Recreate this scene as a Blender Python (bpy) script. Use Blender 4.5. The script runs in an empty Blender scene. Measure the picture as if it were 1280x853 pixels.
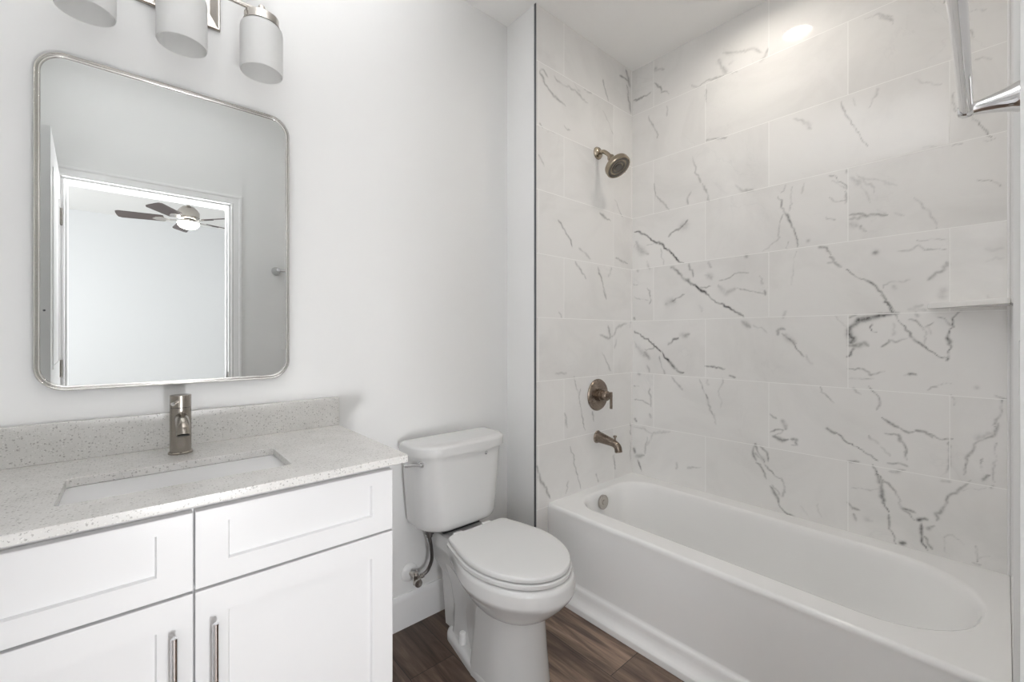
import bpy, bmesh, math, random
import numpy as np
from mathutils import Vector, Matrix

sc = bpy.context.scene
C = bpy.context.collection
PI = math.pi

# ------------------------------------------------------------------ camera, light, exposure
cam_d = bpy.data.cameras.new('camera')
cam = bpy.data.objects.new('camera', cam_d)
C.objects.link(cam)
cam.location = (0, 0, 1.20)
cam.rotation_euler = (PI / 2, 0, -math.atan2(.6586, .7525))
cam_d.sensor_fit = 'HORIZONTAL'
cam_d.sensor_width = 36.0
cam_d.lens = 36.0 * 540 / 1280
cam_d.shift_y = -6.5 / 1280
cam_d.clip_start = .005
sc.camera = cam

w = bpy.data.worlds.new('world')
sc.world = w
w.use_nodes = True
w.node_tree.nodes['Background'].inputs[0].default_value = (.75, .85, 1, 1)
w.node_tree.nodes['Background'].inputs[1].default_value = 1.0

def area(name, loc, rot, sx, sy, power, col):
    l = bpy.data.lights.new(name, 'AREA')
    l.shape = 'RECTANGLE'; l.size = sx; l.size_y = sy; l.energy = power; l.color = col
    o = bpy.data.objects.new(name, l); C.objects.link(o)
    o.location = loc; o.rotation_euler = rot
    return o
# fill lights added in the bedroom behind the camera
area('bedroom_side_fill', (-2.23, -2.3, 1.4), (PI / 2, 0, -PI / 2), 1.8, 1.5, 64, (.95, .97, 1))  # added unseen side light that brightens the bedroom
up = area('added_bounce_fill', (.20, -.74, .14), (PI / 2 + 1.22, 0, -.06), .44, .38, 35, (.97, .98, 1))  # added, aimed up through the doorway to fill the bathroom off its ceiling
up.data.spread = math.radians(56)
area('added_front_fill', (.24, -.70, .52), (PI / 2 + .06, 0, -.12), .17, .17, 15.6, (.97, .98, 1))  # added low front light, placed to match the handle and faucet shadows
CAN_STRENGTH = 112.0
FAN_STRENGTH = 12.0

sc.view_settings.view_transform = 'Standard'
sc.view_settings.look = 'None'
sc.view_settings.gamma = 1
sc.view_settings.exposure = 0.06
sc.view_settings.use_curve_mapping = False
sc.cycles.max_bounces = 14
sc.cycles.diffuse_bounces = 8
sc.cycles.glossy_bounces = 8
sc.cycles.transmission_bounces = 6
sc.cycles.caustics_reflective = False
sc.cycles.caustics_refractive = False
sc.cycles.sample_clamp_indirect = 6

# ------------------------------------------------------------------ main measures (metres)
YB = 1.636      # painted wall behind the vanity
YS = 1.432      # tiled shower wall
XT = 1.400      # corner where the shower wall begins
XR = 2.186      # long tiled wall
YF = -.0205     # wall with the bathroom door
XL = -.36       # wall left of the vanity
ZC = 2.74       # ceiling
TZ_RIM = .4062

# ------------------------------------------------------------------ materials
def mat(name, col=(.8, .8, .8), rough=.5, metal=0.0, spec=.5, coat=0.0, emit=None, estr=0.0, ior=1.5):
    m = bpy.data.materials.new(name); m.use_nodes = True
    b = m.node_tree.nodes['Principled BSDF']
    b.inputs['Base Color'].default_value = (*col, 1)
    b.inputs['Roughness'].default_value = rough
    b.inputs['Metallic'].default_value = metal
    b.inputs['Specular IOR Level'].default_value = spec
    b.inputs['IOR'].default_value = ior
    b.inputs['Coat Weight'].default_value = coat
    b.inputs['Coat Roughness'].default_value = .03
    if emit:
        b.inputs['Emission Color'].default_value = (*emit, 1)
        b.inputs['Emission Strength'].default_value = estr
    return m
class NT:
    def __init__(s, m): s.t = m.node_tree; s.b = s.t.nodes['Principled BSDF']
    def n(s, typ, **kw):
        nd = s.t.nodes.new(typ)
        for k, v in kw.items():
            if k in nd.inputs: nd.inputs[k].default_value = v
            else: setattr(nd, k, v)
        return nd
    def l(s, a, b): s.t.links.new(a, b)
    def math(s, op, a, b=None):
        nd = s.t.nodes.new('ShaderNodeMath'); nd.operation = op
        for i, v in enumerate((a, b)):
            if v is None: continue
            if hasattr(v, 'node'): s.l(v, nd.inputs[i])
            else: nd.inputs[i].default_value = v
        return nd.outputs[0]
    def mix(s, fac, a, b, blend='MIX'):
        nd = s.t.nodes.new('ShaderNodeMix'); nd.data_type = 'RGBA'; nd.blend_type = blend
        for i, v in ((0, fac), (6, a), (7, b)):
            if hasattr(v, 'node'): s.l(v, nd.inputs[i])
            else: nd.inputs[i].default_value = v if i == 0 else (*v, 1)
        return nd.outputs[2]
    def ramp(s, fac, stops):
        nd = s.t.nodes.new('ShaderNodeValToRGB'); s.l(fac, nd.inputs[0])
        e = nd.color_ramp.elements
        while len(e) < len(stops): e.new(.5)
        for k, (p, c) in enumerate(stops):
            e[k].position = p; e[k].color = (*c, 1) if len(c) == 3 else c
        return nd.outputs[0]
    def bump(s, h, strength, dist=.002):
        nd = s.n('ShaderNodeBump', Strength=strength, Distance=dist); s.l(h, nd.inputs['Height'])
        s.l(nd.outputs[0], s.b.inputs['Normal'])

def paint(name, col, rough=.55):
    m = mat(name, col, rough, spec=.3); t = NT(m)
    geo = t.n('ShaderNodeNewGeometry')
    no = t.n('ShaderNodeTexNoise', Scale=260.0, Detail=2.0); t.l(geo.outputs['Position'], no.inputs['Vector'])
    t.bump(no.outputs[0], .06, .001)
    return m
M_wall = paint('wall_paint', (.80, .80, .795))
M_ceil = paint('ceiling_paint', (.90, .895, .885), .8)
M_trim = mat('trim_paint', (.84, .84, .84), .35)
M_cab = mat('cabinet_lacquer', (.79, .79, .797), .32)
M_porc = mat('porcelain', (.70, .70, .696), .08, spec=.5, coat=.3)
M_tub = mat('tub_acrylic', (.87, .868, .86), .12)
M_plastic = mat('white_plastic', (.84, .84, .835), .2)
M_seat = mat('toilet_seat_plastic', (.73, .73, .725), .2)
M_chrome = mat('chrome', (.82, .82, .83), .07, 1)
M_frame = mat('silver_frame', (.70, .69, .67), .16, 1)
M_mirror = mat('mirror_glass', (.735, .75, .745), .0, 1)
M_black = mat('dark_hole', (.015, .015, .015), .6)
M_seam = mat('gap_shadow_line', (.25, .25, .25), .6)
M_edge = mat('metal_tile_edge', (.16, .17, .18), .35, .8)
M_blade = mat('fan_blade', (.115, .09, .085), .45)
M_rubber = mat('spray_rubber', (.13, .115, .10), .5)
M_hose = mat('braided_hose', (.16, .15, .145), .35, .8)
M_lens = mat('lamp_lens', (.9, .9, .88), .4, emit=(1, .93, .84), estr=CAN_STRENGTH)
M_fanlens = mat('fan_lamp_glass', (.95, .95, .93), .3, emit=(1, .96, .9), estr=FAN_STRENGTH)
M_bed = paint('bedroom_paint', (.82, .83, .84))

def brushed(name, col, rough):
    m = mat(name, col, rough, 1); t = NT(m)
    co = t.n('ShaderNodeTexCoord')
    mp = t.n('ShaderNodeMapping'); mp.inputs['Scale'].default_value = (60, 60, 900)
    t.l(co.outputs['Object'], mp.inputs[0])
    no = t.n('ShaderNodeTexNoise', Scale=1.0, Detail=2.0); t.l(mp.outputs[0], no.inputs['Vector'])
    t.l(t.math('ADD', t.math('MULTIPLY', no.outputs[0], .12), rough - .06), t.b.inputs['Roughness'])
    return m
M_nickel = brushed('brushed_nickel', (.33, .30, .265), .22)
M_nickel_warm = brushed('warm_brushed_nickel', (.235, .19, .155), .27)
M_shower = brushed('shower_nickel', (.38, .325, .255), .25)
M_fit = brushed('satin_nickel', (.52, .49, .455), .2)

# frosted glass of the lamp shades
M_shade = bpy.data.materials.new('frosted_glass'); M_shade.use_nodes = True
_t = NT(M_shade)
_t.b.inputs['Base Color'].default_value = (.88, .88, .875, 1); _t.b.inputs['Roughness'].default_value = .35
_tr = _t.n('ShaderNodeBsdfTranslucent'); _tr.inputs[0].default_value = (.88, .88, .875, 1)
_mx = _t.n('ShaderNodeMixShader'); _mx.inputs[0].default_value = .5
_t.l(_t.b.outputs[0], _mx.inputs[1]); _t.l(_tr.outputs[0], _mx.inputs[2])
_t.l(_mx.outputs[0], _t.t.nodes['Material Output'].inputs[0])

# polished marble tile: traced veins arrive in the mesh attribute 'vein', joints from a brick pattern
def tile_mat(name, axis, sign, origin, off, attr=True):
    m = mat(name, (.8, .79, .78), .07, spec=.5); t = NT(m)
    geo = t.n('ShaderNodeNewGeometry')
    sp = t.n('ShaderNodeSeparateXYZ'); t.l(geo.outputs['Position'], sp.inputs[0])
    s_ = t.math('ADD', t.math('MULTIPLY', sp.outputs[axis], sign), origin)
    z_ = t.math('ADD', sp.outputs[2], -.39 + 2 * .2985)
    cb = t.n('ShaderNodeCombineXYZ'); t.l(s_, cb.inputs[0]); t.l(z_, cb.inputs[1])
    br = t.n('ShaderNodeTexBrick', Scale=1.0); br.offset = off; br.offset_frequency = 2
    br.inputs['Mortar Size'].default_value = .0016; br.inputs['Mortar Smooth'].default_value = .2
    br.inputs['Brick Width'].default_value = .5825; br.inputs['Row Height'].default_value = .2985
    br.inputs['Bias'].default_value = 0
    br.inputs['Color1'].default_value = (0, 0, 0, 1); br.inputs['Color2'].default_value = (1, 1, 1, 1)
    t.l(cb.outputs[0], br.inputs['Vector'])
    # soft clouding, shifted from tile to tile
    sh = t.n('ShaderNodeVectorMath', operation='MULTIPLY_ADD')
    t.l(br.outputs['Color'], sh.inputs[0]); sh.inputs[1].default_value = (7, 3, 5); t.l(geo.outputs['Position'], sh.inputs[2])
    no = t.n('ShaderNodeTexNoise', Scale=2.6, Detail=5.0, Roughness=.6, Distortion=.8); t.l(sh.outputs[0], no.inputs['Vector'])
    base = t.ramp(no.outputs[0], [(.28, (.73, .72, .705)), (.52, (.80, .79, .775)), (.75, (.82, .81, .795))])
    n2 = t.n('ShaderNodeTexNoise', Scale=3.2, Detail=6.0, Roughness=.55, Distortion=1.6); t.l(sh.outputs[0], n2.inputs['Vector'])
    ridge = t.math('ABSOLUTE', t.math('SUBTRACT', n2.outputs[0], .5))
    fine = t.ramp(ridge, [(0, (1, 1, 1)), (.012, (0, 0, 0))])
    n3 = t.n('ShaderNodeTexNoise', Scale=2.1, Detail=2.0); t.l(sh.outputs[0], n3.inputs['Vector'])
    gate = t.ramp(n3.outputs[0], [(.52, (0, 0, 0)), (.68, (1, 1, 1))])
    col = t.mix(t.math('MULTIPLY', t.math('MULTIPLY', fine, gate), .14), base, (.5, .5, .5))
    if attr:
        at = t.n('ShaderNodeAttribute', attribute_name='vein')
        brk = t.n('ShaderNodeTexNoise', Scale=95.0, Detail=3.0); t.l(geo.outputs['Position'], brk.inputs['Vector'])
        k = t.ramp(brk.outputs[0], [(.25, (.55, .55, .55)), (.6, (1, 1, 1))])
        col = t.mix(t.math('MINIMUM', t.math('MULTIPLY', t.math('MULTIPLY', at.outputs['Fac'], k), 1.3), 1.0), col, (.11, .108, .105))
    col = t.mix(br.outputs['Fac'], col, (.86, .855, .84))
    t.l(col, t.b.inputs['Base Color'])
    t.l(t.math('ADD', t.math('MULTIPLY', br.outputs['Fac'], .5), .045), t.b.inputs['Roughness'])
    t.bump(t.math('SUBTRACT', 1.0, br.outputs['Fac']), .25, .001)
    return m
M_tileR = tile_mat('marble_tile_long', 1, -1.0, YS - .136, .5)
M_tileS = tile_mat('marble_tile_shower', 0, -1.0, XR - .5925, .701)
M_tileE = tile_mat('marble_tile_end', 0, -1.0, XR - .4, .5, False)

# speckled quartz
def quartz():
    m = mat('speckled_quartz', (.7, .69, .67), .24); t = NT(m)
    geo = t.n('ShaderNodeNewGeometry')
    no = t.n('ShaderNodeTexNoise', Scale=14.0, Detail=4.0); t.l(geo.outputs['Position'], no.inputs['Vector'])
    col = t.ramp(no.outputs[0], [(.3, (.655, .645, .625)), (.7, (.735, .725, .705))])
    for sc_, hi, lo, c in ((150.0, .36, .24, (.25, .24, .225)), (260.0, .38, .26, (.36, .35, .33)), (190.0, .32, .2, (.88, .88, .87))):
        vo = t.n('ShaderNodeTexVoronoi', Scale=sc_)
        ns = t.n('ShaderNodeTexNoise', Scale=330.0, Detail=1.0); t.l(geo.outputs['Position'], ns.inputs['Vector'])
        va_ = t.n('ShaderNodeVectorMath', operation='MULTIPLY_ADD'); t.l(ns.outputs['Color'], va_.inputs[0]); va_.inputs[1].default_value = (.0045,) * 3; t.l(geo.outputs['Position'], va_.inputs[2])
        t.l(va_.outputs[0], vo.inputs['Vector'])
        d = t.ramp(vo.outputs['Distance'], [(lo, (1, 1, 1)), (hi, (0, 0, 0))])
        sp = t.n('ShaderNodeSeparateColor'); t.l(vo.outputs['Color'], sp.inputs[0])
        g = t.math('GREATER_THAN', sp.outputs[0], .66)
        col = t.mix(t.math('MULTIPLY', t.math('MULTIPLY', d, g), .58), col, c)
    t.l(col, t.b.inputs['Base Color'])
    return m
M_quartz = quartz()

# dark wood-look planks running along y
def planks():
    m = mat('wood_planks', (.1, .08, .07), .38); t = NT(m)
    geo = t.n('ShaderNodeNewGeometry')
    sp = t.n('ShaderNodeSeparateXYZ'); t.l(geo.outputs['Position'], sp.inputs[0])
    cb = t.n('ShaderNodeCombineXYZ')
    t.l(t.math('ADD', sp.outputs[1], 32 * 1.22 - .37 * 1.22 - .917), cb.inputs[0]); t.l(t.math('ADD', sp.outputs[0], 36 * .18 - 1.265), cb.inputs[1])
    br = t.n('ShaderNodeTexBrick', Scale=1.0); br.offset = .37; br.offset_frequency = 2
    br.inputs['Mortar Size'].default_value = .0012; br.inputs['Brick Width'].default_value = 1.22; br.inputs['Row Height'].default_value = .18
    br.inputs['Color1'].default_value = (0, 0, 0, 1); br.inputs['Color2'].default_value = (1, 1, 1, 1)
    br.inputs['Mortar Smooth'].default_value = .1
    t.l(cb.outputs[0], br.inputs['Vector'])
    wt = t.n('ShaderNodeTexWhiteNoise'); wt.noise_dimensions = '3D'
    sh = t.n('ShaderNodeVectorMath', operation='MULTIPLY_ADD'); t.l(br.outputs['Color'], sh.inputs[0]); sh.inputs[1].default_value = (9, 13, 4)
    mp = t.n('ShaderNodeMapping'); mp.inputs['Scale'].default_value = (16, 1.6, 1); t.l(geo.outputs['Position'], mp.inputs[0])
    t.l(mp.outputs[0], sh.inputs[2])
    n1 = t.n('ShaderNodeTexNoise', Scale=1.2, Detail=8.0, Roughness=.62, Distortion=.9); t.l(sh.outputs[0], n1.inputs['Vector'])
    grain = t.ramp(n1.outputs[0], [(.28, (.030, .022, .018)), (.46, (.085, .062, .050)), (.60, (.155, .118, .095)), (.78, (.26, .215, .18))])
    mp2 = t.n('ShaderNodeMapping'); mp2.inputs['Scale'].default_value = (120, 5, 1); t.l(geo.outputs['Position'], mp2.inputs[0])
    n2 = t.n('ShaderNodeTexNoise', Scale=1.0, Detail=4.0, Distortion=.6); t.l(mp2.outputs[0], n2.inputs['Vector'])
    col = t.mix(.5, grain, t.ramp(n2.outputs[0], [(.3, (.25, .25, .25)), (.7, (.95, .95, .95))]), 'MULTIPLY')
    pl = t.ramp(br.outputs['Color'], [(0, (.36, .32, .30)), (1, (1.2, 1.16, 1.12))])
    col = t.mix(1.0, col, pl, 'MULTIPLY'); hs = t.n('ShaderNodeHueSaturation', Saturation=1.15, Value=2.0); t.l(col, hs.inputs['Color']); col = hs.outputs[0]
    col = t.mix(br.outputs['Fac'], col, (.012, .010, .009))
    t.l(col, t.b.inputs['Base Color'])
    t.bump(n2.outputs[0], .12, .0008)
    return m
M_floor = planks()

# ------------------------------------------------------------------ mesh helpers
ORG = {}
def _place(o, parent):
    C.objects.link(o)
    if parent is not None: o.parent = parent
def empty(name, label, cat, loc=(0, 0, 0), group=None):
    o = bpy.data.objects.new(name, None); o.empty_display_size = .05
    C.objects.link(o); o.location = loc; ORG[o.name] = Vector(loc)
    o['label'] = label; o['category'] = cat; o['kind'] = 'thing'
    if group: o['group'] = group
    return o
def obj(name, bm, m, parent=None, label=None, ang=32, smooth=True, wn=True):
    """link a bmesh (given in world coordinates) as ONE mesh object"""
    bmesh.ops.recalc_face_normals(bm, faces=bm.faces)
    org = ORG[parent.name] if parent is not None else Vector((0, 0, 0))
    if org.length: bmesh.ops.translate(bm, verts=bm.verts, vec=-org)
    me = bpy.data.meshes.new(name); bm.to_mesh(me); bm.free()
    if m is not None:
        for mm in (m if isinstance(m, (list, tuple)) else [m]): me.materials.append(mm)
    if smooth:
        me.polygons.foreach_set('use_smooth', [True] * len(me.polygons))
        me.set_sharp_from_angle(angle=math.radians(ang))
    o = bpy.data.objects.new(name, me); _place(o, parent); ORG[o.name] = org
    if smooth and wn:
        md = o.modifiers.new('weighted', 'WEIGHTED_NORMAL'); md.keep_sharp = True; md.weight = 60
    if label: o['label'] = label
    return o
def struct(name, bm, m, parent=None, **k):
    o = obj(name, bm, m, parent, **k)
    if parent is None: o['kind'] = 'structure'
    return o
def tag(o, label, cat, group=None):
    o['label'] = label; o['category'] = cat; o['kind'] = 'thing'
    if group: o['group'] = group
    return o
def box(bm, x0, x1, y0, y1, z0, z1, bev=0, seg=2):
    b = bmesh.new()
    v = [b.verts.new(p) for p in ((x0, y0, z0), (x1, y0, z0), (x1, y1, z0), (x0, y1, z0), (x0, y0, z1), (x1, y0, z1), (x1, y1, z1), (x0, y1, z1))]
    for f in ((0, 3, 2, 1), (4, 5, 6, 7), (0, 1, 5, 4), (1, 2, 6, 5), (2, 3, 7, 6), (3, 0, 4, 7)): b.faces.new([v[i] for i in f])
    if bev: bmesh.ops.bevel(b, geom=b.edges[:], offset=bev, segments=seg, affect='EDGES', profile=.5)
    _merge(bm, b); return bm
def _merge(bm, b):
    me = bpy.data.meshes.new('tmp'); b.to_mesh(me); b.free(); bm.from_mesh(me); bpy.data.meshes.remove(me)
def B(*a, **k): return box(bmesh.new(), *a, **k)
def loft(bm, secs, cap0=True, cap1=True, closed=True, mi=0):
    R = [[bm.verts.new(p) for p in s] for s in secs]
    n = len(secs[0])
    for a, b in zip(R, R[1:]):
        for i in range(n if closed else n - 1):
            j = (i + 1) % n
            try: f = bm.faces.new((a[i], a[j], b[j], b[i])); f.material_index = mi
            except ValueError: pass
    if cap0: bm.faces.new(R[0][::-1])
    if cap1: bm.faces.new(R[-1])
    return bm
def frame_of(d):
    d = Vector(d).normalized()
    a = Vector((0, 0, 1)) if abs(d.z) < .9 else Vector((1, 0, 0))
    u = d.cross(a).normalized(); return d, u, d.cross(u).normalized()
def lathe(bm, prof, org, axis, n=32, cap0=True, cap1=True):
    """prof: (radius, distance along axis)"""
    d, u, v = frame_of(axis); o = Vector(org)
    loft(bm, [[o + d * h + (u * math.cos(2 * PI * k / n) + v * math.sin(2 * PI * k / n)) * max(r, 1e-5) for k in range(n)] for r, h in prof], cap0, cap1)
    return bm
def L(*a, **k): return lathe(bmesh.new(), *a, **k)
def catmull(pts, per=8):
    P = [Vector(p) for p in pts]; P = [2 * P[0] - P[1]] + P + [2 * P[-1] - P[-2]]; out = []
    for i in range(1, len(P) - 2):
        for k in range(per):
            t = k / per; a, b, c, d = P[i - 1:i + 3]
            out.append(.5 * (2 * b + (c - a) * t + (2 * a - 5 * b + 4 * c - d) * t * t + (3 * b - a - 3 * c + d) * t ** 3))
    return out + [P[-2]]
def tube(bm, path, r, n=14, cap=True):
    path = [Vector(p) for p in path]; rs = r if isinstance(r, (list, tuple)) else [r] * len(path)
    secs = []; u = None
    for i, p in enumerate(path):
        t = (path[min(i + 1, len(path) - 1)] - path[max(i - 1, 0)]).normalized()
        if u is None: _, u, _ = frame_of(t)
        u = (u - t * u.dot(t)).normalized(); v = t.cross(u)
        secs.append([p + (u * math.cos(2 * PI * k / n) + v * math.sin(2 * PI * k / n)) * rs[i] for k in range(n)])
    return loft(bm, secs, cap, cap)
def rrect(x0, x1, y0, y1, r, n=8, bow=0.0):
    """rounded rectangle outline, r = one radius or (x0y0, x1y0, x1y1, x0y1)"""
    r = r if isinstance(r, (list, tuple)) else (r,) * 4
    out = []
    for (cx, cy, q, a) in ((x0 + r[0], y0 + r[0], r[0], PI), (x1 - r[1], y0 + r[1], r[1], 1.5 * PI), (x1 - r[2], y1 - r[2], r[2], 0), (x0 + r[3], y1 - r[3], r[3], .5 * PI)):
        out += [(cx + q * math.cos(a + k * PI / 2 / n), cy + q * math.sin(a + k * PI / 2 / n)) for k in range(n + 1)]
    return out
def dup(root, loc, label):
    r = root.copy(); C.objects.link(r); r.location = loc; r['label'] = label
    for ch in list(root.children):
        c = ch.copy(); C.objects.link(c); c.parent = r
        for g in ch.children:
            d = g.copy(); C.objects.link(d); d.parent = c
    return r

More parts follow.
